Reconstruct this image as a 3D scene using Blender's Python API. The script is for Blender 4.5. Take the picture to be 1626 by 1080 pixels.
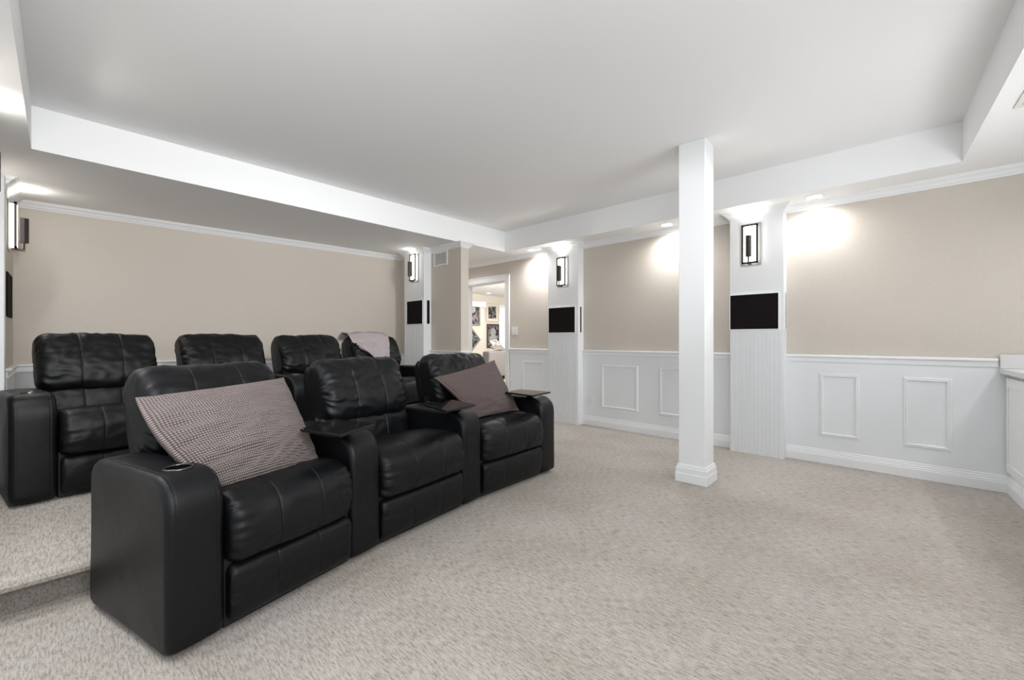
import bpy, bmesh, math, random
from mathutils import Vector, Matrix, noise
sc = bpy.context.scene
for o in list(bpy.data.objects): bpy.data.objects.remove(o)
R = math.radians; PI = math.pi

# ------------------------------------------------------------------ camera
cam = bpy.data.cameras.new('camera'); cam_o = bpy.data.objects.new('camera', cam)
sc.collection.objects.link(cam_o); sc.camera = cam_o
cam.sensor_fit = 'HORIZONTAL'; cam.sensor_width = 36.0
cam.lens = 690.0 / 1626.0 * 36.0
cam.shift_y = -2.0 / 1626.0
cam.clip_start = 0.05
cam_o.location = (0, 0, 1.1); cam_o.rotation_euler = (R(90), 0, R(-46.1))

# ------------------------------------------------------------------ light and exposure
sc.view_settings.view_transform = 'Standard'; sc.view_settings.look = 'None'
sc.view_settings.gamma = 1.0; sc.view_settings.use_curve_mapping = False
sc.view_settings.exposure = 0.26
w = bpy.data.worlds.new('world'); sc.world = w; w.use_nodes = True
bg = w.node_tree.nodes['Background']; bg.inputs[0].default_value = (0.90, 0.955, 1.0, 1); bg.inputs[1].default_value = 0.90

def area(name, loc, target, sx, sy, power, col=(1, 1, 1), spread=180):
    l = bpy.data.lights.new(name, 'AREA'); l.shape = 'RECTANGLE'; l.size = sx; l.size_y = sy
    l.energy = power; l.color = col; l.spread = R(spread)
    o = bpy.data.objects.new(name, l); sc.collection.objects.link(o); o.location = loc
    o.rotation_euler = (Vector(target) - Vector(loc)).to_track_quat('-Z', 'Y').to_euler()
    return o
def spot(name, loc, power, size=120, blend=1.0, rad=0.05, col=(0.985, 0.99, 1.0), target=None):
    l = bpy.data.lights.new(name, 'SPOT'); l.energy = power; l.spot_size = R(size); l.spot_blend = blend
    l.shadow_soft_size = rad; l.color = col
    o = bpy.data.objects.new(name, l); sc.collection.objects.link(o); o.location = loc
    if target: o.rotation_euler = (Vector(target) - Vector(loc)).to_track_quat('-Z', 'Y').to_euler()
    return o
# added fill lights out of view: aimed at tray ceiling, rear wall, soffit, right side
area('bounce_fill', (0.5, -0.6, 1.6), (1.2, 1.4, 2.6), 0.9, 0.5, 15, (0.97, 0.985, 1.0))
area('bounce_fill', (2.4, -0.6, 1.5), (2.5, 1.6, 2.6), 0.9, 0.5, 5, (0.97, 0.985, 1.0))
area('rear_fill', (-0.2, -0.5, 1.7), (2.0, 5.5, 2.0), 0.8, 0.6, 6, (0.98, 0.99, 1.0), 110)
area('soffit_fill', (-0.2, -0.5, 1.2), (1.2, 4.7, 2.33), 0.6, 0.5, 3, (0.98, 0.99, 1.0), 70)
area('side_fill', (3.0, -1.0, 1.3), (4.4, 1.8, 2.4), 0.6, 0.5, 4, (0.98, 0.99, 1.0), 100)
# unseen spots added at the front soffit to brighten the rear wall
for x, tx in ((0.5, 0.6), (2.5, 2.9)):
    spot('rear_wall_fill', (x, -0.9, 2.27), 225, 62, 1.0, 0.06, (0.985, 0.99, 1.0), (tx, 5.7, 1.45))
# recessed downlights: three along the right wall (in view), others unseen in the soffits; the hall one behind the partition is added fill
CANS = [(4.50, 0.72), (4.50, 2.03), (4.50, 3.95)]
for (x, y), p in zip(CANS, (20, 34, 42)):
    spot('can_light', (x + .04, y, 2.300), p, 168, 1.0, 0.05)
for x, y, p in [(-0.33, 0.72, 28), (-0.33, 2.03, 28), (-0.33, 3.00, 34), (-0.33, 4.80, 22), (4.15, 5.25, 22), (0.7, -1.1, 24), (2.3, -1.1, 32), (3.9, -1.1, 36)]:
    spot('can_light', (x, y, 2.300), p, 165, 1.0, 0.05)

# ------------------------------------------------------------------ materials
def mat(name, col, rough=0.5, metal=0.0, spec=0.5):
    m = bpy.data.materials.new(name); m.use_nodes = True
    b = m.node_tree.nodes['Principled BSDF']
    b.inputs['Base Color'].default_value = (*col, 1); b.inputs['Roughness'].default_value = rough
    b.inputs['Metallic'].default_value = metal; b.inputs['Specular IOR Level'].default_value = spec
    return m
def N(m, t, **kw):
    n = m.node_tree.nodes.new(t)
    for k, v in kw.items():
        if hasattr(n, k): setattr(n, k, v)
        else: n.inputs[k].default_value = v
    return n
def Lk(m, a, b): m.node_tree.links.new(a, b)
def coords(m, scale=(1, 1, 1), uv=False):
    tc = N(m, 'ShaderNodeTexCoord'); mp = N(m, 'ShaderNodeMapping'); mp.inputs['Scale'].default_value = scale
    Lk(m, tc.outputs['UV' if uv else 'Object'], mp.inputs['Vector']); return mp.outputs['Vector']
def ramp(m, fac, stops):
    r = N(m, 'ShaderNodeValToRGB'); el = r.color_ramp.elements
    while len(el) < len(stops): el.new(0.5)
    for e, (p, c) in zip(el, stops): e.position = p; e.color = (*c, 1)
    Lk(m, fac, r.inputs['Fac']); return r.outputs['Color']
def bump(m, h, strength, dist, prev=None):
    b = N(m, 'ShaderNodeBump'); b.inputs['Strength'].default_value = strength; b.inputs['Distance'].default_value = dist
    Lk(m, h, b.inputs['Height'])
    if prev is not None: Lk(m, prev, b.inputs['Normal'])
    return b.outputs['Normal']
def bsdf(m): return m.node_tree.nodes['Principled BSDF']

def paint(name, col, rough=0.55, grain=0.0, gscale=400):
    m = mat(name, col, rough)
    if grain:
        n = N(m, 'ShaderNodeTexNoise'); n.inputs['Scale'].default_value = gscale; n.inputs['Detail'].default_value = 3
        Lk(m, coords(m), n.inputs['Vector'])
        Lk(m, bump(m, n.outputs['Fac'], grain, 0.002), bsdf(m).inputs['Normal'])
    return m
M = {}
M['ceiling'] = paint('ceiling_paint', (0.90, 0.905, 0.91), 0.75, 0.10, 250)
M['white'] = paint('trim_paint', (0.85, 0.86, 0.87), 0.38)
M['wood'] = paint('white_panelling', (0.80, 0.82, 0.84), 0.45)
# woven beige wall covering
m = mat('beige_wallpaper', (0.5, 0.44, 0.37), 0.7); M['beige'] = m
n1 = N(m, 'ShaderNodeTexNoise'); n1.inputs['Scale'].default_value = 60; n1.inputs['Detail'].default_value = 5
Lk(m, coords(m, (1, 1, 9)), n1.inputs['Vector'])
n2 = N(m, 'ShaderNodeTexNoise'); n2.inputs['Scale'].default_value = 60; n2.inputs['Detail'].default_value = 5
Lk(m, coords(m, (7, 7, 1)), n2.inputs['Vector'])
ad = N(m, 'ShaderNodeMath', operation='ADD'); Lk(m, n1.outputs['Fac'], ad.inputs[0]); Lk(m, n2.outputs['Fac'], ad.inputs[1])
hf = N(m, 'ShaderNodeMath', operation='MULTIPLY'); Lk(m, ad.outputs[0], hf.inputs[0]); hf.inputs[1].default_value = 0.5
Lk(m, ramp(m, hf.outputs[0], [(0.32, (0.555, 0.50, 0.435)), (0.68, (0.64, 0.585, 0.52))]), bsdf(m).inputs['Base Color'])
Lk(m, bump(m, hf.outputs[0], 0.25, 0.002), bsdf(m).inputs['Normal'])
# loop-pile carpet with streaks along the room
def carpet(name, tint=1.0):
    m = mat(name, (0.5, 0.45, 0.41), 0.95, spec=0.1)
    a = N(m, 'ShaderNodeTexNoise'); a.inputs['Scale'].default_value = 95; a.inputs['Detail'].default_value = 4; a.inputs['Roughness'].default_value = 0.65
    Lk(m, coords(m, (1.6, 0.24, 1.0)), a.inputs['Vector'])
    b = N(m, 'ShaderNodeTexNoise'); b.inputs['Scale'].default_value = 2.4; b.inputs['Detail'].default_value = 4
    Lk(m, coords(m, (1, 0.7, 1)), b.inputs['Vector'])
    c = N(m, 'ShaderNodeTexNoise'); c.inputs['Scale'].default_value = 260; c.inputs['Detail'].default_value = 2
    Lk(m, coords(m, (1, 0.45, 1)), c.inputs['Vector'])
    mx = N(m, 'ShaderNodeMath', operation='MULTIPLY_ADD'); Lk(m, c.outputs['Fac'], mx.inputs[0]); mx.inputs[1].default_value = 0.45; Lk(m, a.outputs['Fac'], mx.inputs[2])
    t = tint * 0.86
    col = ramp(m, mx.outputs[0], [(0.52, (0.32 * t, 0.285 * t, 0.255 * t)), (0.685, (0.50 * t, 0.455 * t, 0.415 * t)), (0.82, (0.63 * t, 0.59 * t, 0.55 * t))])
    tn = ramp(m, b.outputs['Fac'], [(0.36, (0.90, 0.885, 0.85)), (0.62, (1.0, 1.0, 1.0))])
    mm = N(m, 'ShaderNodeMixRGB', blend_type='MULTIPLY'); mm.inputs[0].default_value = 1
    Lk(m, col, mm.inputs[1]); Lk(m, tn, mm.inputs[2]); Lk(m, mm.outputs[0], bsdf(m).inputs['Base Color'])
    Lk(m, bump(m, mx.outputs[0], 0.45, 0.005), bsdf(m).inputs['Normal'])
    return m
M['carpet'] = carpet('loop_pile_carpet', 1.0)
# black leather
def leather():
    m = mat('black_leather', (0.0032, 0.0036, 0.0044), 0.38, spec=0.28)
    a = N(m, 'ShaderNodeTexVoronoi'); a.inputs['Scale'].default_value = 330
    cv = coords(m); Lk(m, cv, a.inputs['Vector'])
    b = N(m, 'ShaderNodeTexNoise'); b.inputs['Scale'].default_value = 16; b.inputs['Detail'].default_value = 6; b.inputs['Distortion'].default_value = 0.4
    Lk(m, cv, b.inputs['Vector'])
    c = N(m, 'ShaderNodeTexNoise'); c.inputs['Scale'].default_value = 5; c.inputs['Detail'].default_value = 3
    Lk(m, cv, c.inputs['Vector'])
    d = N(m, 'ShaderNodeTexNoise'); d.noise_type = 'RIDGED_MULTIFRACTAL'; d.inputs['Scale'].default_value = 6.5; d.inputs['Detail'].default_value = 5; d.inputs['Distortion'].default_value = 0.5
    Lk(m, cv, d.inputs['Vector'])
    n = bump(m, d.outputs['Fac'], 0.10, 0.010)
    n = bump(m, b.outputs['Fac'], 0.09, 0.010, n)
    n = bump(m, a.outputs['Distance'], 0.30, 0.0018, n)
    Lk(m, n, bsdf(m).inputs['Normal'])
    r = N(m, 'ShaderNodeMapRange'); r.inputs['To Min'].default_value = 0.32; r.inputs['To Max'].default_value = 0.47
    Lk(m, c.outputs['Fac'], r.inputs['Value']); Lk(m, r.outputs[0], bsdf(m).inputs['Roughness'])
    return m
M['leather'] = leather()
M['leather_side'] = mat('black_vinyl_side', (0.02, 0.019, 0.018), 0.45)
M['leather_side'] = M['leather']
M['dark'] = mat('black_base_fabric', (0.006, 0.006, 0.006), 0.8)
M['gloss'] = mat('glossy_black_tray', (0.006, 0.0055, 0.0055), 0.07, spec=0.35)
M['chrome'] = mat('dark_chrome', (0.14, 0.135, 0.13), 0.22, 1.0)
M['bronze'] = mat('dark_bronze', (0.045, 0.038, 0.034), 0.38, 0.6)
M['backplate'] = mat('sconce_backplate', (0.30, 0.30, 0.30), 0.5)
M['grille'] = mat('black_speaker_cloth', (0.010, 0.007, 0.0075), 0.9, spec=0.15)
M['plastic'] = mat('white_plastic', (0.8, 0.79, 0.76), 0.35)
M['counter'] = mat('pale_quartz', (0.66, 0.66, 0.65), 0.2)
M['ventdark'] = mat('vent_shadow', (0.10, 0.10, 0.10), 0.7)
def emit(name, col, s):
    m = mat(name, (0.8, 0.8, 0.8), 0.4); b = bsdf(m)
    b.inputs['Emission Color'].default_value = (*col, 1); b.inputs['Emission Strength'].default_value = s; return m
M['glow'] = emit('lit_opal_glass', (1, 0.96, 0.87), 6.0)
M['can'] = emit('lit_can_lens', (1, 0.97, 0.92), 6.0)
M['sky'] = emit('lit_window_glass', (0.95, 0.98, 1.0), 1.6)
M['denwall'] = mat('warm_cream_paint', (0.72, 0.67, 0.60), 0.6)
def fabric(name, col, scale=500, st=0.3, rough=0.9):
    m = mat(name, col, rough, spec=0.2)
    n = N(m, 'ShaderNodeTexNoise'); n.inputs['Scale'].default_value = scale; n.inputs['Detail'].default_value = 4
    Lk(m, coords(m), n.inputs['Vector']); Lk(m, bump(m, n.outputs['Fac'], st, 0.003), bsdf(m).inputs['Normal'])
    lo = tuple(c * 0.8 for c in col); hi = tuple(min(1, c * 1.15) for c in col)
    Lk(m, ramp(m, n.outputs['Fac'], [(0.35, lo), (0.65, hi)]), bsdf(m).inputs['Base Color'])
    return m
M['sofa'] = fabric('grey_sofa_weave', (0.17, 0.157, 0.153), 120)
M['throw'] = fabric('mauve_fleece', (0.43, 0.37, 0.375), 260, 0.6)
M['cream'] = fabric('cream_weave', (0.62, 0.58, 0.53), 150)
def waffle(name, col, nu, nv, soft=0.5):
    m = mat(name, col, 0.8, spec=0.25)
    b = bsdf(m); b.inputs['Sheen Weight'].default_value = 0.12; b.inputs['Sheen Roughness'].default_value = 0.4
    tc = N(m, 'ShaderNodeTexCoord'); sp = N(m, 'ShaderNodeSeparateXYZ'); Lk(m, tc.outputs['UV'], sp.inputs[0])
    hs = []
    for k, n_ in ((0, nu), (1, nv)):
        mu = N(m, 'ShaderNodeMath', operation='MULTIPLY'); Lk(m, sp.outputs[k], mu.inputs[0]); mu.inputs[1].default_value = n_ * PI
        si = N(m, 'ShaderNodeMath', operation='SINE'); Lk(m, mu.outputs[0], si.inputs[0])
        ab = N(m, 'ShaderNodeMath', operation='ABSOLUTE'); Lk(m, si.outputs[0], ab.inputs[0])
        pw = N(m, 'ShaderNodeMath', operation='POWER'); Lk(m, ab.outputs[0], pw.inputs[0]); pw.inputs[1].default_value = soft
        hs.append(pw.outputs[0])
    mu = N(m, 'ShaderNodeMath', operation='MULTIPLY'); Lk(m, hs[0], mu.inputs[0]); Lk(m, hs[1], mu.inputs[1])
    Lk(m, bump(m, mu.outputs[0], 1.0, 0.012), b.inputs['Normal'])
    lo = tuple(c * 0.38 for c in col); hi = tuple(min(1, c * 1.12) for c in col)
    Lk(m, ramp(m, mu.outputs[0], [(0.12, lo), (0.66, hi)]), b.inputs['Base Color'])
    return m
M['waffle'] = waffle('mauve_waffle_plush', (0.36, 0.285, 0.27), 66, 50, 0.75)
M['cord'] = waffle('brown_ribbed_plush', (0.26, 0.18, 0.165), 66, 70, 0.75)

# ------------------------------------------------------------------ mesh helpers
def obj(name, verts, faces, m, parent=None, smooth=False, kind=None, uvs=None):
    me = bpy.data.meshes.new(name); me.from_pydata([tuple(v) for v in verts], [], faces); me.validate()
    bm = bmesh.new(); bm.from_mesh(me)
    if not uvs: bmesh.ops.recalc_face_normals(bm, faces=bm.faces)
    bm.to_mesh(me); bm.free()
    if m: me.materials.append(m)
    if smooth:
        for p in me.polygons: p.use_smooth = True
    if uvs:
        ul = me.uv_layers.new(name='UVMap')
        for lp in me.loops: ul.data[lp.index].uv = uvs[lp.vertex_index]
    o = bpy.data.objects.new(name, me); sc.collection.objects.link(o)
    if parent: o.parent = parent
    if kind: o['kind'] = kind
    return o
def thing(name, label, cat, loc=(0, 0, 0), rz=0.0, group=None):
    o = bpy.data.objects.new(name, None); sc.collection.objects.link(o); o.empty_display_size = 0.1
    o.location = loc; o.rotation_euler = (0, 0, rz); o['label'] = label; o['category'] = cat
    if group: o['group'] = group
    return o
def tag(o, label, cat, group=None):
    o['label'] = label; o['category'] = cat
    if group: o['group'] = group
    return o
class MB:
    def __init__(s): s.v = []; s.f = []
    def box(s, x0, x1, y0, y1, z0, z1):
        n = len(s.v); s.v += [(x, y, z) for z in (z0, z1) for x, y in ((x0, y0), (x1, y0), (x1, y1), (x0, y1))]
        s.f += [tuple(n + i for i in q) for q in ((0, 3, 2, 1), (4, 5, 6, 7), (0, 1, 5, 4), (1, 2, 6, 5), (2, 3, 7, 6), (3, 0, 4, 7))]; return s
    def prism(s, poly, z0, z1):
        n = len(s.v); k = len(poly)
        s.v += [(x, y, z0) for x, y in poly] + [(x, y, z1) for x, y in poly]
        s.f += [tuple(n + i for i in range(k))[::-1], tuple(n + k + i for i in range(k))]
        s.f += [(n + i, n + (i + 1) % k, n + k + (i + 1) % k, n + k + i) for i in range(k)]; return s
    def cyl(s, c, r, axis, h, seg=24, r2=None):
        r2 = r if r2 is None else r2; n = len(s.v); c = Vector(c)
        ax = {'x': (Vector((0, 1, 0)), Vector((0, 0, 1)), Vector((1, 0, 0))), 'y': (Vector((0, 0, 1)), Vector((1, 0, 0)), Vector((0, 1, 0))), 'z': (Vector((1, 0, 0)), Vector((0, 1, 0)), Vector((0, 0, 1)))}[axis]
        for t, rr in ((0, r), (h, r2)):
            for i in range(seg):
                a = 2 * PI * i / seg; s.v.append(tuple(c + ax[0] * rr * math.cos(a) + ax[1] * rr * math.sin(a) + ax[2] * t))
        s.f += [tuple(n + i for i in range(seg))[::-1], tuple(n + seg + i for i in range(seg))]
        s.f += [(n + i, n + (i + 1) % seg, n + seg + (i + 1) % seg, n + seg + i) for i in range(seg)]; return s
    def torus(s, c, R0, r0, seg=36, sm=10):
        n = len(s.v)
        for i in range(seg):
            a = 2 * PI * i / seg
            for j in range(sm):
                b = 2 * PI * j / sm; q = R0 + r0 * math.cos(b)
                s.v.append((c[0] + q * math.cos(a), c[1] + q * math.sin(a), c[2] + r0 * math.sin(b)))
        s.f += [(n + i * sm + j, n + ((i + 1) % seg) * sm + j, n + ((i + 1) % seg) * sm + (j + 1) % sm, n + i * sm + (j + 1) % sm) for i in range(seg) for j in range(sm)]; return s
    def build(s, name, m, parent=None, kind=None, bevel=0, smooth=False, seg=2):
        o = obj(name, s.v, s.f, m, parent, smooth, kind)
        if bevel:
            b = o.modifiers.new('bevel', 'BEVEL'); b.width = bevel; b.segments = seg; b.limit_method = 'ANGLE'; b.angle_limit = R(40)
        return o
def sweep_data(profile, path, closed=False, mb=None):
    """profile = closed loop of (d, z); d is measured to the LEFT of the path, mitred at corners"""
    mb = mb or MB(); P = [Vector(p) for p in path]; k = len(P); offs = []
    for i in range(k):
        a = P[i] - P[i - 1] if (i > 0 or closed) else None
        b = P[(i + 1) % k] - P[i] if (i < k - 1 or closed) else None
        na = Vector((-a.y, a.x)).normalized() if a is not None else None
        nb = Vector((-b.y, b.x)).normalized() if b is not None else None
        if na is None: m_ = nb
        elif nb is None: m_ = na
        else: m_ = (na + nb) / max(0.2, 1 + na.dot(nb))
        offs.append(m_)
    n = len(mb.v); q = len(profile)
    for p, o_ in zip(P, offs):
        for d, z in profile: mb.v.append((p.x + o_.x * d, p.y + o_.y * d, z))
    for i in range(k if closed else k - 1):
        i2 = (i + 1) % k
        for j in range(q):
            j2 = (j + 1) % q; mb.f.append((n + i * q + j, n + i2 * q + j, n + i2 * q + j2, n + i * q + j2))
    if not closed:
        mb.f.append(tuple(n + j for j in range(q))); mb.f.append(tuple(n + (k - 1) * q + j for j in range(q))[::-1])
    return mb
def sweep(name, profile, path, m, parent=None, kind='structure', closed=False):
    return sweep_data(profile, path, closed).build(name, m, parent, kind)

# ------------------------------------------------------------------ room constants
XR = 4.69          # right wall
ZS, ZT = 2.325, 2.605   # soffit and tray heights
A_, B_, C_ = (-0.13, 4.175), (4.345, 4.322), (4.325, -0.16)
D_ = (-0.13, -0.525)
PL = 0.165         # platform height

fl = MB(); fl.box(-3, 13.2, -4, 13.2, -0.1, 0)
fo = fl.build('floor', M['carpet'], kind='structure')

# raised platform with a rounded carpeted nose
path = [(-0.40, 2.638), (0.12, 2.642), (0.5, 2.745), (1.0, 2.90), (1.9, 3.0), (2.85, 3.06), (3.50, 3.08)]
pp = path[::-1]
nose = [(0.0, 0.0), (0.0, 0.108), (0.045, 0.108), (0.062, 0.118), (0.070, 0.136), (0.062, 0.154), (0.045, PL), (0.0, PL), (-0.1, PL), (-0.1, 0.0)]
mb = sweep_data(nose, pp)
mb.prism(path + [(3.50, 4.285), (3.50, 5.70), (-0.40, 5.80)], 0.001, PL - 0.0005)
mb.build('floor_platform', M['carpet'], kind='structure')

# right wall with the doorway
DY0, DY1, DZ = 4.65, 5.575, 1.985
wl = MB(); wl.box(XR, XR + .12, -2.4, DY0, 0, ZT); wl.box(XR, XR + .12, DY1, 6.0, 0, ZT); wl.box(XR, XR + .12, DY0, DY1, DZ, ZT)
wl.build('wall_right', M['beige'], kind='structure')
def q2(x): return 5.8017 + (x - 0.0) * (5.6999 - 5.8017) / 3.55
MB().prism([(-0.52, q2(-.52)), (XR, q2(XR)), (XR, q2(XR) + .1), (-0.52, q2(-.52) + .1)], 0, ZT).build('wall_back', M['beige'], kind='structure')
MB().box(3.52, 3.647, 4.285, q2(3.55) - .001, 0, ZS).build('wall_partition', M['beige'], kind='structure')
MB().box(-0.52, -0.41, 2.75, 5.79, 0, ZS).build('wall_left', M['beige'], kind='structure')
MB().box(-0.41, -0.29, 5.03, q2(-.29) - .001, PL, ZS).build('wall_left_bump', M['beige'], kind='structure')
MB().box(-0.41, -0.246, 4.23, 4.31, PL, 2.14).build('trim_1', M['white'], kind='structure', bevel=.004)

# ceiling: tray and soffit ring
MB().prism([(-.3, -.8), (4.5, -.4), (4.5, 4.5), (-.3, 4.35)], ZT, ZT + .08).build('ceiling', M['ceiling'], kind='structure')
so = MB()
so.prism([A_, B_, (XR, 4.34), (XR, q2(XR)), (-.52, q2(-.52)), (-.52, 4.16)], ZS, ZT)
so.build('ceiling_soffit_back', M['ceiling'], kind='structure')
MB().prism([C_, (XR, -.13), (XR, 4.34), B_], ZS, ZT).build('ceiling_soffit_right', M['ceiling'], kind='structure')
MB().prism([(-.52, -.557), D_, A_, (-.52, 4.16)], ZS, ZT).build('ceiling_soffit_left', M['ceiling'], kind='structure')
MB().prism([(-.52, -2.4), (XR, -2.4), (XR, -.13), C_, D_, (-.52, -.557)], ZS, ZT).build('ceiling_soffit_front', M['ceiling'], kind='structure')

# crown moulding
cz = ZS
crown = [(0, cz - .062), (.006, cz - .062), (.010, cz - .052), (.020, cz - .047), (.026, cz - .036), (.040, cz - .022), (.050, cz - .018), (.052, cz - .010), (.062, cz - .008), (.066, cz), (0, cz)]
def bumps(x, ys, dx, lo, hi, up=True):
    out = [(x, lo)]
    for a, b in ys: out += [(x, a), (x + dx, a), (x + dx, b), (x, b)]
    out.append((x, hi)); return out
P2, P1 = (0.963, 1.42), (3.23, 3.72)
sweep('trim_2', crown, bumps(XR, [P2, P1], -.12, -2.3, 5.66), M['white'])
back_path = [(3.647, 5.69), (3.647, 4.285), (3.52, 4.285), (3.52, 4.923), (3.40, 4.923), (3.40, 5.40), (3.52, 5.40), (3.52, q2(3.52)),
             (-.29, q2(-.29)), (-.29, 5.03), (-.41, 5.03), (-.41, 3.68), (-.325, 3.68), (-.325, 3.20), (-.41, 3.20), (-.41, 2.76)]
sweep('trim_3', crown, back_path, M['white'])

# baseboards, chair rail, wainscot
base = [(0, 0.001), (.016, 0.001), (.016, .070), (.013, .074), (.013, .084), (.009, .090), (.009, .100), (.005, .108), (.005, .118), (0, .122)]
rail = [(0, .895), (.010, .895), (.012, .903), (.012, .930), (.020, .934), (.030, .940), (.030, .953), (.024, .958), (0, .958)]
segs = [(-.44, P2[0]), (P2[1], P1[0]), (P1[1], 4.548)]
for i, (a, b) in enumerate(segs):
    MB().box(XR - .010, XR, a, b, .0, .935).build('trim_%d' % (4 + i), M['wood'], kind='structure')
    sweep('baseboard_right', base, [(XR - .010, a), (XR - .010, b)], M['white'])
    sweep('trim_%d' % (7 + i), rail, [(XR - .008, max(a, -.352)), (XR - .008, b)], M['white'])
def frame_x(x, y0, y1, z0, z1, name, out=-1, m='white'):
    """picture-frame moulding on a wall x = const"""
    mb = MB(); w_ = .026
    prof = [(0.0, 0.0), (0.004, .008), (.010, .010), (.014, .006), (.020, .013), (.026, .011), (.028, 0.0)]
    loops = []
    for d, h in prof:
        loops.append([(x + out * h, y0 + d, z0 + d), (x + out * h, y1 - d, z0 + d), (x + out * h, y1 - d, z1 - d), (x + out * h, y0 + d, z1 - d)])
    for l in loops: mb.v += l
    for i in range(len(loops) - 1):
        for j in range(4): mb.f.append((i * 4 + j, i * 4 + (j + 1) % 4, (i + 1) * 4 + (j + 1) % 4, (i + 1) * 4 + j))
    return mb.build(name, M[m], kind='structure')
for i, (a, b) in enumerate([(-.12, .156), (.43, .71), (1.60, 1.875), (2.03 - .12, 2.20), (2.455, 2.955), (3.893, 4.287)][:]):
    if i == 2: continue
    frame_x(XR - .010, a, b, .242, .796 if i < 2 else .785, 'trim_%d' % (10 + i))
# rear wall, partition and left wall: panelling below the (lower) rail
def lowpanel(path, zr, th, idx, thick=.010):
    sweep('trim_%d' % idx, [(0, th), (thick, th), (thick, zr - .02), (0, zr - .02)], path, M['wood'])
    r = [(0, zr - .072), (.018, zr - .072), (.020, zr - .062), (.014, zr - .054), (.014, zr - .024), (.026, zr - .020), (.034, zr - .012), (.034, zr - .002), (0, zr)]
    sweep('trim_%d' % (idx + 1), r, path, M['white'])
lowpanel([(3.52, 5.40), (3.52, q2(3.52)), (-.29, q2(-.29)), (-.29, 5.03), (-.41, 5.03), (-.41, 4.312)], .872, PL, 20)
lowpanel([(3.647, 5.6), (3.647, 4.285), (3.52, 4.285), (3.52, 4.923)], .945, PL, 22)
# frames on the rear wall (built flat then rotated with the wall)
ang = math.atan2(q2(1) - q2(0), 1)
for i, (a, b) in enumerate([(-.12, .75), (.98, 1.72), (1.86, 2.32), (2.55, 3.2)]):
    o = frame_x(0, a, b, PL + .22, .70, 'trim_%d' % (24 + i), out=-1)
    # frame lies in the x = 0 plane; turn it so that +y runs along +x of the room
    o.matrix_world = Matrix.Translation((0, q2(0) - .0102, 0)) @ Matrix.Rotation(ang, 4, 'Z') @ Matrix(((0, 1, 0, 0), (1, 0, 0, 0), (0, 0, 1, 0), (0, 0, 0, 1)))
    me = o.data; me.flip_normals()

# door casing, on both faces of the wall, and jamb lining
cs = MB()
for x0, x1 in ((XR - .018, XR), (XR + .12, XR + .138)):
    for y0, y1, z0, z1 in ((DY0 - .095, DY0, 0, DZ + .095), (DY1, DY1 + .095, 0, DZ + .095), (DY0, DY1, DZ, DZ + .095)):
        cs.box(x0, x1, y0, y1, z0, z1)
        if x0 < XR:
            if y1 - y0 < .2: cs.box(x0 - .008, x0, (y0 if y0 < DY0 else y1 - .02), (y0 + .02 if y0 < DY0 else y1), z0, z1)
            else: cs.box(x0 - .008, x0, y0 - .095, y1 + .095, z1 - .02, z1)
cs.box(XR, XR + .12, DY0, DY0 + .015, 0, DZ); cs.box(XR, XR + .12, DY1 - .015, DY1, 0, DZ); cs.box(XR, XR + .12, DY0 + .015, DY1 - .015, DZ - .015, DZ)
cs.build('door_1', M['white'], kind='structure', bevel=.002)

# ------------------------------------------------------------------ pilasters
def pilaster(name, label, wallx, out, y0, y1, z0, bead_top, d=.12):
    t = thing(name, label, 'pilaster', (wallx, (y0 + y1) / 2, z0), 0, 'white beaded pilasters around the room')
    h = (y1 - y0) / 2
    x0, x1 = sorted((out * .0008, out * d))
    MB().box(x0, x1, -h, h, 0, ZS - z0 - .001).build('shaft', M['white'], t)
    # beadboard: boards with V grooves on the front face
    n = 13; prof = []; bw = 2 * (h - .006) / n; g = .0035
    for i in range(n):
        a = -h + .006 + i * bw
        prof += [(a, 0.0), (a + g, .004), (a + bw - g, .004)]
    prof.append((h - .006, 0.0))
    mb = MB(); k = len(prof)
    for z in (0.001, bead_top - z0): mb.v += [(out * (d + .0015 + q), y, z) for y, q in prof]
    mb.f += [(i, i + 1, k + i + 1, k + i) for i in range(k - 1)]
    mb.f.append(tuple(k + i for i in range(k)))
    mb.build('beadboard', M['wood'], t)
    return t
pilaster('pilaster', 'white beaded pilaster right of the support post with cloth speaker and wall lamp', XR, -1, P2[0], P2[1], 0, 1.17)
pilaster('pilaster', 'white beaded pilaster between the doorway and the support post', XR, -1, P1[0], P1[1], 0, 1.155)
pilaster('pilaster', 'white beaded pilaster at the far end of the raised rear row, beside the air vent', 3.52, -1, 4.923, 5.40, PL, 1.28)
pilaster('pilaster', 'white pilaster on the left wall at the very edge of the view', -.41, 1, 3.20, 3.68, PL, 1.28, .085)

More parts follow.
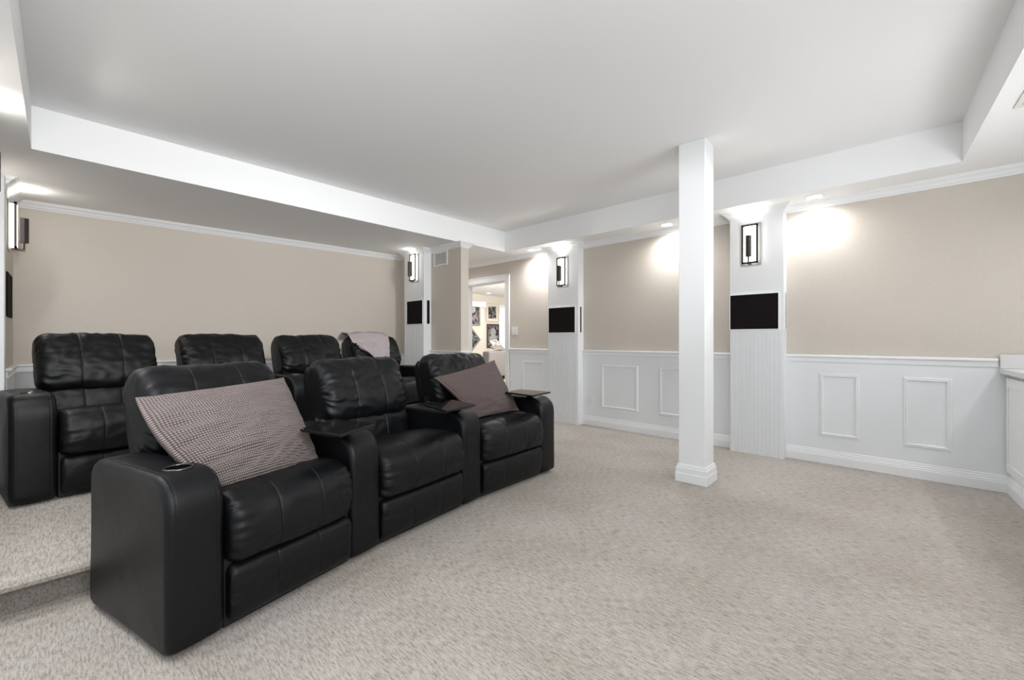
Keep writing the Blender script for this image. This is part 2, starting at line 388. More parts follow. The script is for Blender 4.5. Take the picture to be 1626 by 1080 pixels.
# speakers: black cloth panels
def speaker(label, x, y0, y1, z0, z1, out, group=None):
    t = thing('in_wall_speaker', label, 'speaker', (x, (y0 + y1) / 2, z0), 0, 'black cloth speaker panels on the pilasters')
    h = (y1 - y0) / 2; H_ = z1 - z0; f = .007
    g = MB(); g.box(*sorted((out * .0005, out * .006)), -h, h, 0, H_); g.build('speaker_cloth', M['grille'], t)
    fr = MB(); a, b = sorted((out * .0005, out * .010))
    for q in ((-h - f, h + f, -f, 0), (-h - f, h + f, H_, H_ + f), (-h - f, -h, 0, H_), (h, h + f, 0, H_)): fr.box(a, b, *q)
    fr.build('frame', M['white'] if out < 0 else M['grille'], t); return t
def speaker_side(label, x0, x1, y, z0, z1):
    t = thing('in_wall_speaker', label, 'speaker', ((x0 + x1) / 2, y, z0), 0, 'black cloth speaker panels on the pilasters')
    h = (x1 - x0) / 2; H_ = z1 - z0; f = .005
    MB().box(-h, h, -.005, -.0005, 0, H_).build('speaker_cloth', M['grille'], t)
    fr = MB()
    for q in ((-h - f, h + f, -f, 0), (-h - f, h + f, H_, H_ + f), (-h - f, -h, 0, H_), (h, h + f, 0, H_)): fr.box(q[0], q[1], -.008, -.0005, q[2], q[3])
    fr.build('frame', M['white'], t)
speaker('wide black cloth speaker panel on the pilaster right of the support post', XR - .12, P2[0] + .040, P2[1] + .005 - .01, 1.192, 1.522, -1)
speaker('wide black cloth speaker panel on the pilaster left of the support post', XR - .12, P1[0] + .045, P1[1] - .015, 1.182, 1.510, -1)
speaker('wide black cloth speaker panel on the rear pilaster beside the air vent', 3.40, 4.945, 5.325, 1.303, 1.622, -1)
speaker('black cloth speaker panel on the left wall below the wall lamp', -.29, 5.10, 5.55, 1.28, 1.61, 1)
speaker_side('narrow black speaker strip on the side of the pilaster left of the support post', 4.605, 4.635, P1[0], 1.182, 1.510)
speaker_side('narrow black speaker strip on the side of the rear pilaster beside the air vent', 3.445, 3.490, 4.923, 1.303, 1.622)
speaker_side('narrow speaker strip on the side of the pilaster right of the support post', 4.61, 4.64, P2[0], 1.192, 1.522)

# wall lamps
def sconce(label, x, y, z, out):
    t = thing('wall_sconce', label, 'wall lamp', (x, y, z), 0 if out > 0 else PI, 'lit wall lamps on the pilasters')
    MB().box(.0005, .008, -.088, .088, -.20, .20).build('backplate', M['backplate'], t, bevel=.002)
    # bowed opal glass
    g = MB(); n = 10
    for zz in (-.168, .168):
        for i in range(n + 1):
            yy = -.056 + .112 * i / n; g.v.append((.036 + .016 * (1 - (yy / .056) ** 2), yy, zz))
    k = n + 1
    g.f += [(i, i + 1, k + i + 1, k + i) for i in range(n)]
    g.v += [(.012, -.056, -.168), (.012, .056, -.168), (.012, -.056, .168), (.012, .056, .168)]; q = 2 * k
    g.f += [(q, q + 1, q + 3, q + 2), (0, k, q + 2, q), (n, q + 1, q + 3, k + n), tuple(range(k))[::-1] + (q, q + 1)[:0]]
    g.f += [tuple([q] + list(range(k)) + [q + 1]), tuple([q + 2] + list(range(k, 2 * k)) + [q + 3])]
    g.f = [f for f in g.f if len(f) != k]
    g.build('glass_diffuser', M['glow'], t)
    f = MB()
    for q in ((-.070, -.055, -.184, .184), (.055, .070, -.184, .184), (-.070, .070, -.184, -.168), (-.070, .070, .168, .184)):
        f.box(.034, .050, *q)
    f.build('frame', M['bronze'], t, bevel=.001)
    s = MB(); s.prism([(.062, -.024), (.088, -.024), (.112, -.012), (.112, .012), (.088, .024), (.062, .024)], -.128, .072)
    s.build('shade', M['bronze'], t, bevel=.002)
    a = MB(); a.box(.020, .092, -.010, .010, -.196, -.180); a.cyl((.084, 0, -.18), .008, 'z', .055, 12)
    a.build('arm', M['bronze'], t)
    spot('sconce_uplight', (x + out * .045, y, z + .19), 3.2, 150, 1.0, .02, (1, .97, .90), (x + out * .12, y, z + .6))
    return t
sconce('lit wall lamp on the pilaster right of the support post', XR - .12, 1.232, 1.998, -1)
sconce('lit wall lamp on the pilaster between doorway and support post', XR - .12, 3.470, 1.975, -1)
sconce('lit wall lamp on the rear pilaster near the air vent', 3.40, 5.130, 2.080, -1)
sconce('lit wall lamp on the left wall seen from the side', -.29, 5.30, 2.005, 1)
sconce('dark wall lamp shade cut by the left edge of the picture', -.325, 3.44, 1.985, 1)

# recessed downlights
for i, (x, y) in enumerate(CANS):
    t = thing('recessed_downlight', ['recessed ceiling light above the right wall near the two framed panels', 'recessed ceiling light just left of the post in the narrow soffit', 'recessed ceiling light left of the pilaster nearest the doorway'][i], 'ceiling light', (x, y, ZS), 0, 'recessed lights along the right wall')
    MB().torus((0, 0, -.003), .062, .005).build('trim_ring', M['white'], t, smooth=True)
    MB().cyl((0, 0, -.0045), .056, 'z', .003, 32).build('lens', M['can'], t)

# support post with stepped plinth
t = thing('support_post', 'square white support post standing free in the middle of the carpet', 'post', (3.43, 1.312, 0), R(1.5))
h = .098
MB().box(-h, h, -h, h, .10, ZT - .0005).build('shaft', M['white'], t, bevel=.003)
pb = [(0, 0.001), (.020, 0.001), (.020, .066), (.016, .072), (.016, .108), (.010, .116), (.010, .124), (.004, .134), (0, .138)]
sweep('plinth', pb, [(-h, -h), (-h, h), (h, h), (h, -h)], M['white'], t, kind=None, closed=True)

# vent, switch, outlets
t = thing('air_vent', 'white square air grille high on the beige partition wall', 'vent', (3.52, 4.705, 2.168))
fr = MB()
for q in ((-.150, .150, -.098, -.078), (-.150, .150, .078, .098), (-.150, -.128, -.078, .078), (.128, .150, -.078, .078)): fr.box(-.010, -.0005, *q)
fr.build('frame', M['plastic'], t, bevel=.001)
MB().box(-.002, -.0005, -.128, .128, -.078, .078).build('backing', M['ventdark'], t)
lv = MB()
for i in range(9):
    z = -.070 + i * .0175; lv.box(-.008, -.003, -.128, .128, z - .0035, z + .0035)
for i in range(11):
    y = -.115 + i * .023; lv.box(-.0085, -.0075, y - .002, y + .002, -.078, .078)
lv.build('louvre', M['plastic'], t)
t = thing('light_switch', 'white double light switch plate on the beige wall beside the doorway', 'switch', (XR, 4.455, 1.215))
MB().box(-.007, -.0005, -.062, .062, -.062, .062).build('plate', M['plastic'], t, bevel=.002)
for s in (-1, 1): MB().box(-.011, -.007, s * .026 - .016, s * .026 + .016, -.034, .034).build('rocker', M['plastic'], t, bevel=.002)
t = thing('power_outlet', 'white outlet plate low on the panelling right of the second pilaster', 'outlet', (XR - .010, 3.125, .325))
MB().box(-.006, -.0005, -.058, .058, -.036, .036).build('plate', M['plastic'], t, bevel=.002)
for s in (-1, 1): MB().box(-.008, -.006, s * .024 - .016, s * .024 + .016, -.014, .014).build('socket', M['ventdark'] if 0 else M['plastic'], t, bevel=.002)
t = thing('ceiling_register', 'white square ceiling grille cut by the right edge of the picture', 'vent', (3.36, -.49, ZS), R(4.7))
fr = MB()
for q in ((-.16, .16, -.16, -.135), (-.16, .16, .135, .16), (-.16, -.135, -.135, .135), (.135, .16, -.135, .135)): fr.box(*q, -.008, -.0005)
fr.build('frame', M['plastic'], t, bevel=.001)
lv = MB()
for i in range(12):
    y = -.124 + i * .0225; lv.box(-.135, .135, y - .006, y + .006, -.006, -.002)
lv.build('louvre', M['plastic'], t)

# ------------------------------------------------------------------ base cabinet with worktop along the front wall
ca = R(6.4)
t = thing('base_cabinet', 'white base cabinet at the right edge with panelled door', 'cabinet', (4.688, -.385, 0), ca + PI)
# local +x runs away from the right wall, local -y... the front faces the room (local -y)
MB().prism([(.020, .02), (2.4, .02), (2.4, .58), (.090, .58)], .0, .85).build('body', M['white'], t)
sweep('base_moulding', base, [(0.013, .02), (2.4, .02)][::-1], M['white'], t, kind=None)
for k in range(4):
    a = .030 + k * .50; b = a + .47
    d = MB().box(a, b, 0, .02, .155, .825).build('door', M['white'], t, bevel=.003)
    fm = MB()
    for q in ((a + .05, b - .05, .205, .222), (a + .05, b - .05, .755, .775), (a + .05, a + .067, .222, .755), (b - .067, b - .05, .222, .755)): fm.box(q[0], q[1], -.006, .0005, q[2], q[3])
    fm.build('raised_moulding', M['white'], d, bevel=.002)
t2 = thing('worktop', 'pale worktop with upstand on the white base cabinet', 'worktop', (4.688, -.385, .851), ca + PI)
MB().prism([(.010, -.03), (2.42, -.03), (2.42, .60), (.080, .60)], 0, .036).build('slab', M['counter'], t2, bevel=.003)
MB().prism([(.010, -.028), (.030, -.028), (.100, .60), (.080, .60)], .0365, .135).build('side_splash', M['counter'], t2, bevel=.002)

# ------------------------------------------------------------------ leather recliners
def smooth_profile(ctrl, n=56):
    k = len(ctrl); pts = []
    P = [Vector(c) for c in ctrl]
    for i in range(k):
        p0, p1, p2, p3 = P[i - 1], P[i], P[(i + 1) % k], P[(i + 2) % k]
        for j in range(12):
            u = j / 12.0
            pts.append(0.5 * ((2 * p1) + (p2 - p0) * u + (2 * p0 - 5 * p1 + 4 * p2 - p3) * u * u + (3 * p1 - p0 - 3 * p2 + p3) * u ** 3))
    L_ = [0]
    for i in range(len(pts)): L_.append(L_[-1] + (pts[(i + 1) % len(pts)] - pts[i]).length)
    out = []; j = 0
    for i in range(n):
        s = L_[-1] * i / n
        while L_[j + 1] < s: j += 1
        u = (s - L_[j]) / max(1e-9, L_[j + 1] - L_[j]); out.append(pts[j].lerp(pts[(j + 1) % len(pts)], u))
    return out
def rprof(corners, n=56):
    """rounded polygon: corners = (y, z, radius)"""
    pts = []; k = len(corners)
    for i in range(k):
        p = Vector(corners[i][:2]); r = corners[i][2]; a = (Vector(corners[i - 1][:2]) - p).normalized(); b = (Vector(corners[(i + 1) % k][:2]) - p).normalized()
        ang = a.angle(b); tl = r / math.tan(ang / 2); c = p + (a + b).normalized() * (r / math.sin(ang / 2))
        s = p + a * tl; e = p + b * tl; va = s - c; vb = e - c; tot = va.angle_signed(vb)
        for j in range(9):
            q = va.copy(); q.rotate(Matrix.Rotation(-tot * j / 8, 2)) ; pts.append(c + q)
    # resample evenly
    L_ = [0]
    for i in range(len(pts)): L_.append(L_[-1] + (pts[(i + 1) % len(pts)] - pts[i]).length)
    out = []; j = 0
    for i in range(n):
        s = L_[-1] * i / n
        while L_[j + 1] < s: j += 1
        u = (s - L_[j]) / max(1e-9, L_[j + 1] - L_[j]); out.append(pts[j].lerp(pts[(j + 1) % len(pts)], u))
    return out
def cushion(name, prof, x0, x1, r, m, parent, seams=(), gather=0.0, crease=0.0, bulge=0.0, seed=0, wfun=None, seam_d=.0030, step=.014, gfreq=34):
    """closed yz profile carried along x with rounded ends, sewn seams, gathers and creases"""
    n = len(prof); c = sum(prof, Vector((0, 0))) / n
    xs = [x0 + r * (1 - math.cos(R(a))) for a in range(0, 91, 11)]
    k = max(2, int((x1 - x0 - 2 * r) / step)); xs += [x0 + r + (x1 - x0 - 2 * r) * i / k for i in range(1, k)]
    xs += [x1 - r * (1 - math.cos(R(a))) for a in range(0, 91, 11)]
    for s in seams: xs += [s + d for d in (-.009, -.006, -.004, -.002, 0, .002, .004, .006, .009)]
    xs = sorted(set(round(x, 5) for x in xs)); mx = (x0 + x1) / 2; hw = (x1 - x0) / 2
    arc = [0]
    for i in range(n): arc.append(arc[-1] + (prof[(i + 1) % n] - prof[i]).length)
    V = []; F = []
    for x in xs:
        d = min(x - x0, x1 - x); ins = r - math.sqrt(max(0, r * r - (r - d) ** 2)) if d < r else 0
        u = (x - mx) / hw
        bl = bulge * (1 - u * u)
        sd = 0
        for s in seams:
            q = abs(x - s)
            sd += seam_d * math.exp(-(q / .0030) ** 2) + seam_d * 0.5 * math.exp(-(q / .012) ** 2)
        for i, p in enumerate(prof):
            dv = p - c; L_ = dv.length
            off = -ins - sd + bl
            if gather:
                g = math.exp(-max(0, d - r * .2) / .045) + sum(.10 * math.exp(-abs(x - s) / .02) for s in seams)
                off += gather * g * noise.noise(Vector((x * 5 + seed, arc[i] * gfreq, seed * 1.7)))
            if crease:
                nv = noise.noise(Vector((x * 5.0 + seed * 3.1, p.x * 4, p.y * 7.0 + seed)))
                n2 = noise.noise(Vector((x * 11 + p.y * 9 + seed, p.x * 9, p.y * 15 - x * 6)))
                off += crease * (nv * .8 - abs(n2) * 1.1)
            V.append((x, *(c + dv * max(.02, (L_ + off) / L_))))
    if wfun: V = [wfun(v) for v in V]
    for a in range(len(xs) - 1):
        for i in range(n): F.append((a * n + i, a * n + (i + 1) % n, (a + 1) * n + (i + 1) % n, (a + 1) * n + i))
    for a, rev in ((0, 1), (len(xs) - 1, 0)):
        ctr = len(V); cc = sum((Vector(V[a * n + i]) for i in range(n)), Vector()) / n; V.append(tuple(cc))
        F += [(a * n + i, a * n + (i + 1) % n, ctr) for i in range(n)]
    return obj(name, V, F, m, parent, smooth=True)
def cup_cut(arm, x, y, z):
    tool = MB().cyl((x, y, z - .06), .041, 'z', .12, 40).build('cutter', M['gloss'], arm.parent)
    bo = arm.modifiers.new('b', 'BOOLEAN'); bo.object = tool; bo.operation = 'DIFFERENCE'; bo.solver = 'EXACT'
    bpy.context.view_layer.update()
    me = bpy.data.meshes.new_from_object(arm.evaluated_get(bpy.context.evaluated_depsgraph_get()))
    arm.modifiers.clear(); arm.data = me; bpy.data.objects.remove(tool)
    h_ = MB().torus((x, y, z + .001), .0435, .0045); 
    c_ = h_.build('cup_holder', M['chrome'], arm, smooth=True)
    w_ = MB(); n = 40
    for zz, rr in ((z - .0005, .0405), (z - .058, .0385)):
        for i in range(n): w_.v.append((x + rr * math.cos(2 * PI * i / n), y + rr * math.sin(2 * PI * i / n), zz))
    w_.f = [(i, (i + 1) % n, n + (i + 1) % n, n + i) for i in range(n)] + [tuple(n + i for i in range(n))]
    w_.build('cup_liner', M['gloss'], arm, smooth=False)
ARM = rprof([(0.000, .015, .03), (0.004, .622, .115), (.66, .612, .075), (.675, .015, .03)], 72)
def recliner(label, loc, rot, gap, left, seed, group, wback=.06, cups=(), wback_l=0.0, lean=0.0, hx=0.0, hw=.315):
    t = thing('recliner', label, 'recliner', loc, R(rot), group)
    h = gap / 2; th = gap / 6
    LE = M['leather']
    MB().box(-h + .004, h - .004, .03, .66, .012, .27).build('base', M['dark'], t)
    # arms
    def wf(side):
        def f(v):
            x, y, z = v
            k = 1 + (wback if side > 0 else wback_l) * (y / .67) / .19
            if side > 0: return (h + (x - h) * k, y, z)
            return (-h + (x + h) * k, y, z)
        return f
    a = cushion('armrest', ARM, h + .001, h + .189, .030, LE, t, seams=(h + .030, h + .160), seam_d=.0009, seed=seed, bulge=.004, crease=.0015, wfun=wf(1), step=.012)
    if 'r' in cups: cup_cut(a, h + .1, .17, .622)
    if left:
        a = cushion('armrest', ARM, -h - .189, -h - .001, .030, LE, t, seams=(-h - .030, -h - .160), seam_d=.0009, seed=seed + 5, bulge=.004, crease=.0015, wfun=wf(-1), step=.012)
        if 'l' in cups: cup_cut(a, -h - .092, .15, .622)
    # seat
    sp = smooth_profile([(-.035, .30), (-.040, .38), (-.020, .455), (.035, .500), (.12, .512), (.30, .495), (.48, .462), (.58, .45), (.60, .36), (.55, .27), (.20, .262), (.01, .250)], 150)
    cushion('seat', sp, -h + .006, h - .006, .050, LE, t, seams=(-th, th), gather=.013, crease=.006, bulge=.006, seed=seed + 1, gfreq=52)
    # folded footrest panel
    fp = smooth_profile([(-.012, .06), (-.022, .12), (-.022, .19), (-.008, .235), (.03, .245), (.06, .20), (.06, .08), (.03, .034), (.004, .036)], 84)
    cushion('footrest', fp, -h + .010, h - .010, .030, LE, t, seams=(-th, th), gather=.005, crease=.004, seed=seed + 2)
    # back: lower cushion, head cushion, shell
    lp = smooth_profile([(.485, .44), (.495, .52), (.520, .595), (.58, .625), (.66, .60), (.66, .44), (.58, .40), (.51, .40)], 90)
    cushion('lumbar_cushion', lp, -h + .004, h - .004, .045, LE, t, seams=(-th, th), gather=.010, crease=.008, bulge=.010, seed=seed + 3)
    L = lean
    hp = smooth_profile([(.500, .615), (.487, .68), (.505, .76), (.545 + L, .85), (.590 + L, .925), (.640 + L, .966), (.705 + L, .968), (.765 + L, .935), (.785 + L, .87), (.745, .74), (.69, .62), (.62, .578), (.54, .580)], 140)
    cushion('head_cushion', hp, hx - hw, hx + hw, .070, LE, t, seams=(hx - .108, hx + .108), gather=.017, crease=.013, bulge=.008, seed=seed + 4, gfreq=38)
    bp = smooth_profile([(.62, .26), (.64, .45), (.70, .62), (.765, .80), (.80, .91), (.835, .90), (.845, .82), (.80, .62), (.74, .42), (.70, .26), (.66, .235)], 56)
    cushion('back_shell', bp, hx - .275, hx + .275, .020, LE, t, seed=seed + 6)
    return t
FG, RG = 'front row leather recliners', 'rear row leather recliners on the platform'
F1 = recliner('nearest black leather recliner in the front row, with large waffle cushion', (0.708, 1.956, 0), 14.5, .575, True, 1, FG, wback=.045, cups=('l',), hx=-.030, hw=.312)
F2 = recliner('middle black leather recliner of the front row, with empty seat', (1.484, 2.123, 0), 8.6, .655, False, 21, FG, wback=.05)
F3 = recliner('far-end black leather recliner of the front row, with brown cushion', (2.331, 2.218, 0), 3.0, .675, False, 41, FG, wback=0.0)
MB().cyl((.3365, .33, .56), .016, 'x', -.006, 20).build('recline_button', M['chrome'], F3)
rr = [('black leather recliner at the left end of the raised rear row', True), ('second black leather recliner from the left on the raised rear row', False),
      ('third black leather recliner from the left on the raised rear row', False), ('black leather recliner at the far end of the rear row, under a throw', False)]
RC = []
for i, (lb, lf) in enumerate(rr):
    d = .48 + (.79 if i else 0) * 1.0 + .77 * max(0, i - 1); a = R(8)
    RC.append(recliner(lb, (-.196 + d * math.cos(a), 3.60 + d * math.sin(a), PL), 8, .580, lf, 60 + 11 * i, RG, wback=0.0, cups=('l', 'r')))

# ------------------------------------------------------------------ swivel trays
def tray(label, quad, z, stem):
    c = sum((Vector(q) for q in quad), Vector((0, 0))) / 4
    t = thing('swivel_tray', label, 'tray', (c.x, c.y, z - .035), 0, 'black trays on the front row armrests')
    pts = []
    q = [Vector(p) - c for p in quad]
    for i in range(4):
        p = q[i]; a = (q[i - 1] - p).normalized(); b = (q[(i + 1) % 4] - p).normalized(); r = .012
        for j in range(5):
            u = j / 4; pts.append(tuple((p + a * r) * (1 - u) ** 2 + p * 2 * u * (1 - u) + (p + b * r) * u * u))
    MB().prism(pts, .035, .048).build('tray_top', M['gloss'], t, bevel=.0025)
    s = Vector(stem) - c; mb = MB()
    mb.cyl((s.x, s.y, -.008), .038, 'z', .020, 28); mb.cyl((s.x, s.y, .012), .014, 'z', .016, 16)
    d = -s.normalized() if s.length > .02 else Vector((1, 0)); n_ = Vector((-d.y, d.x)) * .02; e = s + d * max(.08, s.length)
    mb.prism([tuple(s + n_), tuple(s - n_), tuple(e - n_), tuple(e + n_)], .026, .0345)
    mb.build('bracket', M['dark'], t)
tray('glossy black tray over the armrest beside the large waffle cushion', [(.775, 2.128), (.850, 1.865), (1.095, 1.995), (1.000, 2.262)], .665, (.99, 2.14))
tray('glossy black tray over the armrest left of the brown cushion', [(1.626, 2.345), (1.574, 2.055), (1.855, 2.107), (1.885, 2.39)], .665, (1.84, 2.30))
tray('glossy black tray on the far outer armrest of the front row', [(2.48, 2.47), (2.47, 2.165), (2.745, 2.205), (2.70, 2.50)], .660, (2.72, 2.40))

# ------------------------------------------------------------------ cushions and throw
def pillow(name, label, corners, T, m, frame_obj, n=56, pinch=(.05, .05, .05, .05), seed=0, droop=0.0):
    """corners TL, TR, BR, BL in the recliner's own frame"""
    TL, TR, BR, BL = [Vector(c) for c in corners]
    mw = Matrix.Translation(frame_obj.location) @ Matrix.Rotation(frame_obj.rotation_euler.z, 4, 'Z')
    TL, TR, BR, BL = [mw @ c for c in (TL, TR, BR, BL)]
    c = (TL + TR + BR + BL) / 4; nrm = (TR - BL).cross(TL - BR).normalized()
    if nrm.dot(Vector((0, 0, 1.1)) - c) < 0: nrm = -nrm
    V = []; F = []; UV = []
    for side in (1, -1):
        for j in range(n + 1):
            for i in range(n + 1):
                a, b = i / n, j / n; u, v = 2 * a - 1, 2 * b - 1
                # pull the edges in between the corners
                pl_, pr_, pt_, pb_ = pinch; u2 = u - (1 - v * v) * u * ((pl_ if u < 0 else pr_)); v2 = v - (1 - u * u) * v * ((pb_ if v < 0 else pt_)); a2, b2 = (u2 + 1) / 2, (v2 + 1) / 2
                p = BL * (1 - a2) * (1 - b2) + BR * a2 * (1 - b2) + TR * a2 * b2 + TL * (1 - a2) * b2
                th = T * (max(0, (1 - u * u) * (1 - v * v)) ** .50)
                e = max(abs(u), abs(v)); k = min(1, (1 - e) * 6)
                w_ = .012 * noise.noise(Vector((u * 2.0 + seed, v * 4, side * 3))) + .010 * noise.noise(Vector((u * 2.5 + seed, v * 9 + u * 2, side))) - (.022 * max(0, .55 - v) * abs(noise.noise(Vector((u * 1.6 + seed * 2, v * 7.5 - u * 2.2, 4)))))
                p = p + nrm * side * (th + w_ * k * (1 if side > 0 else .4)) 
                V.append(p - c); UV.append((a, b))
    q = (n + 1) ** 2
    for s in (0, 1):
        for j in range(n):
            for i in range(n):
                f = [s * q + j * (n + 1) + i, s * q + j * (n + 1) + i + 1, s * q + (j + 1) * (n + 1) + i + 1, s * q + (j + 1) * (n + 1) + i]
                F.append(tuple(f if s == 0 else f[::-1]))
    me_o = obj(name, V, F, m, None, smooth=True, uvs=UV); me_o.location = c
    tag(me_o, label, 'cushion'); return me_o
pillow('waffle_cushion', 'large mauve waffle-textured cushion leaning in the nearest front recliner',
       [(-.425, .385, .872), (.255, .495, .893), (.240, .180, .495), (-.260, .150, .500)], .100, M['waffle'], F1, seed=1, pinch=(-.12, .03, .05, .0))
pillow('ribbed_cushion', 'brown ribbed plush cushion tilted in the far front recliner',
       [(-.40, .44, .815), (.275, .46, .918), (.295, .20, .512), (-.19, .20, .515)], .085, M['cord'], F3, seed=4, pinch=(.05, .08, .06, .04))
def drape():
    # folded throw over the head cushion of the far rear recliner
    fr = RC[3]; mw = Matrix.Translation(fr.location) @ Matrix.Rotation(fr.rotation_euler.z, 4, 'Z')
    # path over the top of the head cushion: (y, z) from the back, over, down the front
    pth = [(.86, .70), (.86, .86), (.83, .955), (.77, 1.0), (.70, 1.012), (.63, 1.005), (.575, .965), (.535, .89), (.50, .80), (.478, .72), (.472, .66)]
    L_ = [0]
    for i in range(len(pth) - 1): L_.append(L_[-1] + (Vector(pth[i + 1]) - Vector(pth[i])).length)
    def at(s):
        s = max(0, min(L_[-1] - 1e-6, s)); j = 0
        while L_[j + 1] < s: j += 1
        u = (s - L_[j]) / (L_[j + 1] - L_[j]); return Vector(pth[j]).lerp(Vector(pth[j + 1]), u)
    from mathutils.bvhtree import BVHTree
    hd = [c for c in fr.children if c.name.startswith('head_cushion')][0]
    bvh = BVHTree.FromPolygons([v.co.copy() for v in hd.data.vertices], [tuple(p.vertices) for p in hd.data.polygons])
    V = []; F = []; nx, ns = 44, 46
    for lay, (xl, xr, s0, f) in enumerate([(-.345, .175, .24, lambda u: .625 + .27 * max(0, min(1, u / .85))), (-.27, .17, .26, lambda u: .69 + .21 * u)]):
        base_i = len(V)
        for a in range(nx + 1):
            u = a / nx
            for b in range(ns + 1):
                s = s0 + (f(u) - s0) * b / ns; p = at(s)
                x = xl + (xr - xl) * u - .30 * max(0, s - .50) * u
                y, z = p.x, p.y
                o_ = .008 if lay == 1 else .026
                w_ = .010 * noise.noise(Vector((x * 9, s * 7, lay * 5))) + .004 * noise.noise(Vector((x * 18, s * 18, lay)))
                dirv = Vector((y - .66, z - .80)).normalized()
                o3 = Vector((0, dirv.x, dirv.y)); hit = bvh.ray_cast(Vector((max(-.22, min(.22, x)), .66, .80)) + o3 * .5, -o3, .5)[0]
                if hit is not None:
                    hd_ = Vector((hit.y, hit.z)) + dirv * .004
                    if (hd_ - Vector((.66, .80))).length > (Vector((y, z)) - Vector((.66, .80))).length - .02 or z > .88: y, z = hd_.x, hd_.y
                V.append(mw @ Vector((x, y + dirv.x * (o_ + w_), z + dirv.y * (o_ + w_))))
        for a in range(nx):
            for b in range(ns):
                i = base_i + a * (ns + 1) + b; F.append((i, i + ns + 1, i + ns + 2, i + 1))
    o = obj('throw_blanket', V, F, M['throw'], None, smooth=True)
    so_ = o.modifiers.new('s', 'SOLIDIFY'); so_.thickness = .010; so_.offset = 1
    tag(o, 'folded pale mauve throw draped over the far rear recliner', 'throw')
drape()

# ------------------------------------------------------------------ room beyond the doorway
MB().box(4.9, 13.1, 4.0, 4.1, 0, 2.6).build('wall_den_front', M['denwall'], kind='structure')
MB().box(5.0, 13.1, 10.3, 10.4, 0, 2.6).build('wall_den_back', M['denwall'], kind='structure')
MB().box(13.0, 13.1, 4.1, 10.3, 0, 2.6).build('wall_den_right', M['denwall'], kind='structure')
MB().box(4.81, 4.9, 4.0, 10.4, 0, DZ).build('wall_den_left', M['denwall'], kind='structure') if False else None
MB().box(XR + .12, 13.1, 4.0, 10.4, 2.5, 2.6).build('ceiling_den', M['ceiling'], kind='structure')
MB().box(8.0, 9.14, 10.02, 10.3, 0, 2.08).build('wall_den_chase', M['denwall'], kind='structure')
MB().box(7.9, 9.20, 9.98, 10.3, 2.08, 2.24).build('trim_30', M['white'], kind='structure', bevel=.004)
wn = MB(); 
MB().box(10.14, 11.4, 10.285, 10.299, .75, 2.12).build('window_1', M['sky'], kind='structure')
wn.box(10.06, 11.5, 10.27, 10.3, 2.12, 2.22); wn.box(10.06, 10.14, 10.27, 10.3, .70, 2.12); wn.box(10.06, 11.5, 10.27, 10.3, .66, .75)
for i in range(20): wn.box(10.14, 11.4, 10.262, 10.272, .80 + i * .066, .815 + i * .066)
wn.build('trim_31', M['white'], kind='structure')
area('den_light', (8.2, 7.0, 2.45), (8.4, 8.6, 0), 2.5, 2.0, 250, (1, .96, .9))
area('den_fill', (7.2, 6.2, 1.0), (8.6, 8.6, 2.5), 1.0, 1.0, 26, (1, .97, .93))
for x, y in ((9.1, 9.75), (10.4, 9.7)): spot('den_downlight', (x, y, 2.47), 30, 120, 1, .05, (1, .86, .66))
for i, (x, y, l_) in enumerate([(9.1, 9.75, 'small recessed light in the ceiling of the room beyond the doorway')]):
    t = thing('recessed_downlight', l_, 'ceiling light', (x, y, 2.5)); MB().torus((0, 0, -.003), .07, .006).build('trim_ring', M['white'], t, smooth=True)
    MB().cyl((0, 0, -.005), .064, 'z', .003, 32).build('lens', M['can'], t)
def artmat(name, seed, base_, pal, sc_=9.0):
    m = mat(name, base_, .3)
    n = N(m, 'ShaderNodeTexNoise'); n.inputs['Scale'].default_value = sc_; n.inputs['Detail'].default_value = 5; n.inputs['Distortion'].default_value = 1.2
    mp = coords(m); mp.node.inputs['Location'].default_value = (seed * 3.1, seed, seed * 1.7); Lk(m, mp, n.inputs['Vector'])
    Lk(m, ramp(m, n.outputs['Fac'], pal), bsdf(m).inputs['Base Color']); return m
DK = [(0.40, (.015, .015, .018)), (0.52, (.06, .06, .065)), (0.60, (.36, .35, .34)), (0.70, (.05, .04, .04))]
WM = [(0.38, (.02, .02, .025)), (0.50, (.07, .06, .06)), (0.60, (.28, .28, .30)), (0.72, (.25, .13, .09))]
def picture(label, x, y, z, w_, h_, fw, fmat, art, mat_w=0.0, rot=0.0, figure=None):
    t = thing('framed_picture', label, 'picture', (x, y, z), 0, 'framed pictures beyond the doorway'); t.rotation_euler = (0, rot, 0)
    a, b = w_ / 2, h_ / 2; f = MB()
    for q in ((-a, a, b - fw, b), (-a, a, -b, -b + fw), (-a, -a + fw, -b + fw, b - fw), (a - fw, a, -b + fw, b - fw)): f.box(q[0], q[1], -.03, -.001, q[2], q[3])
    f.build('frame', fmat, t, bevel=.004)
    a -= fw; b -= fw
    MB().box(-a, a, -.014, -.001, -b, b).build('mount', M['denwall'] if mat_w else art, t)
    if mat_w: a -= mat_w; b -= mat_w
    MB().box(-a, a, -.018, -.0141, -b, b).build('print', art, t)
    if figure:
        for fi, (dx, dz, rx, rz) in enumerate(figure):
            m_ = MB(); k = 20; yo = -.0185 - .0035 * fi
            m_.v = [(dx + rx * math.cos(2 * PI * i / k), yo, dz + rz * math.sin(2 * PI * i / k)) for i in range(k)] + [(dx + rx * math.cos(2 * PI * i / k), yo - .003, dz + rz * math.sin(2 * PI * i / k)) for i in range(k)]
            m_.f = [tuple(range(k)), tuple(range(k, 2 * k))[::-1]] + [(i, (i + 1) % k, k + (i + 1) % k, k + i) for i in range(k)]
            m_.build('printed_shape', M['figure'], t)
M['figure'] = mat('pale_print_ink', (.34, .34, .37), .5)
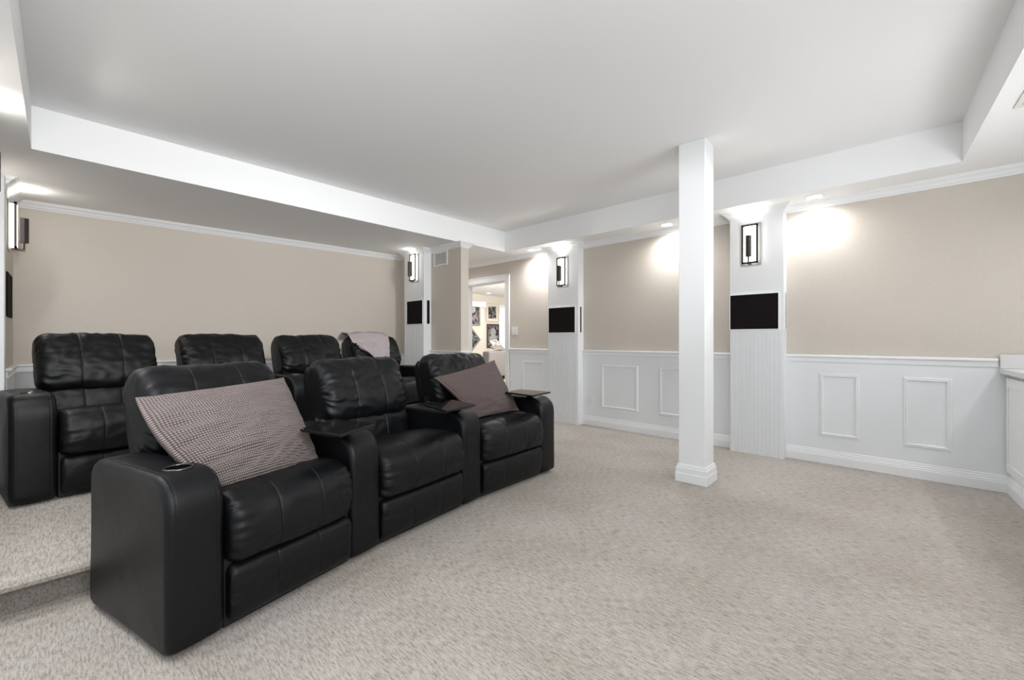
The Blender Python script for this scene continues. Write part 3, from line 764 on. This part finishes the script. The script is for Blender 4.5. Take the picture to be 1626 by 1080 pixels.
M['fdark'] = mat('charcoal_frame', (.05, .05, .055), .4); M['fgrey'] = mat('grey_frame', (.25, .24, .23), .4); M['flight'] = mat('cream_frame', (.62, .58, .52), .4)
picture('small portrait picture in a cream frame, upper right beyond the doorway', 9.76, 10.299, 1.955, .56, .60, .03, M['flight'], artmat('print_a', 1, (.1, .1, .1), DK), .075)
picture('dark-framed portrait picture above the sofa beyond the doorway', 9.79, 10.299, 1.19, .54, .78, .045, M['fdark'], artmat('print_b', 2, (.1, .1, .1), WM, 7), 0, figure=[(0, .12, .12, .14), (0, -.10, .16, .16)])
picture('grey-framed picture at the upper left beyond the doorway', 8.70, 10.019, 1.81, .56, .62, .05, M['fgrey'], artmat('print_c', 3, (.1, .1, .1), WM, 6), 0, figure=[(-.02, .18, .11, .11)])
picture('grey diamond-hung picture beyond the doorway', 8.63, 10.019, 1.075, .52, .52, .05, M['fgrey'], artmat('print_d', 4, (.1, .1, .1), DK, 7), 0, rot=R(45))

# sofa seen from its end, with cushions
SA = R(8)
t = thing('sofa', 'grey fabric sofa standing beyond the doorway', 'sofa', (8.21, 8.38, 0), SA)
def sbox(name, b, m, par, bev=.03):
    return MB().box(*b).build(name, m, par, bevel=bev, smooth=False, seg=4)
sbox('backrest', (-.62, 1.5, -.16, .08, .10, .775), M['sofa'], t, .04)
sbox('armrest', (-.62, -.42, .085, .90, .10, .62), M['sofa'], t, .05)
sbox('seat', (-.415, 1.5, .085, .88, .12, .44), M['sofa'], t, .04)
for x, y in ((-.54, -.08), (-.54, .80), (1.3, -.08)): MB().box(x - .03, x + .03, y - .03, y + .03, .001, .10).build('leg', M['dark'], t)
sf = thing('helper', '', '', (8.21, 8.38, 0), SA); 
pillow('scatter_cushion', 'grey cushion lying flat on top of the sofa beyond the doorway', [(-.30, .10, .90), (.22, .12, .91), (.24, -.08, .80), (-.28, -.09, .80)], .055, M['sofa'], sf, n=24)
pillow('scatter_cushion', 'cream and black patterned cushion on top of the sofa beyond the doorway', [(-.22, .20, 1.06), (.12, .20, 1.08), (.26, .05, .90), (-.20, .05, .90)], .055, artmat('patterned', 6, (.5, .5, .5), [(0.42, (.40, .37, .34)), (0.48, (.03, .03, .03)), (0.55, (.42, .39, .36)), (0.6, (.42, .4, .37))], 10), sf, n=24)
bpy.data.objects.remove(sf)
for o in bpy.data.objects:
    if o.parent is not None and 'kind' in o.keys() and o['kind'] == 'structure': del o['kind']
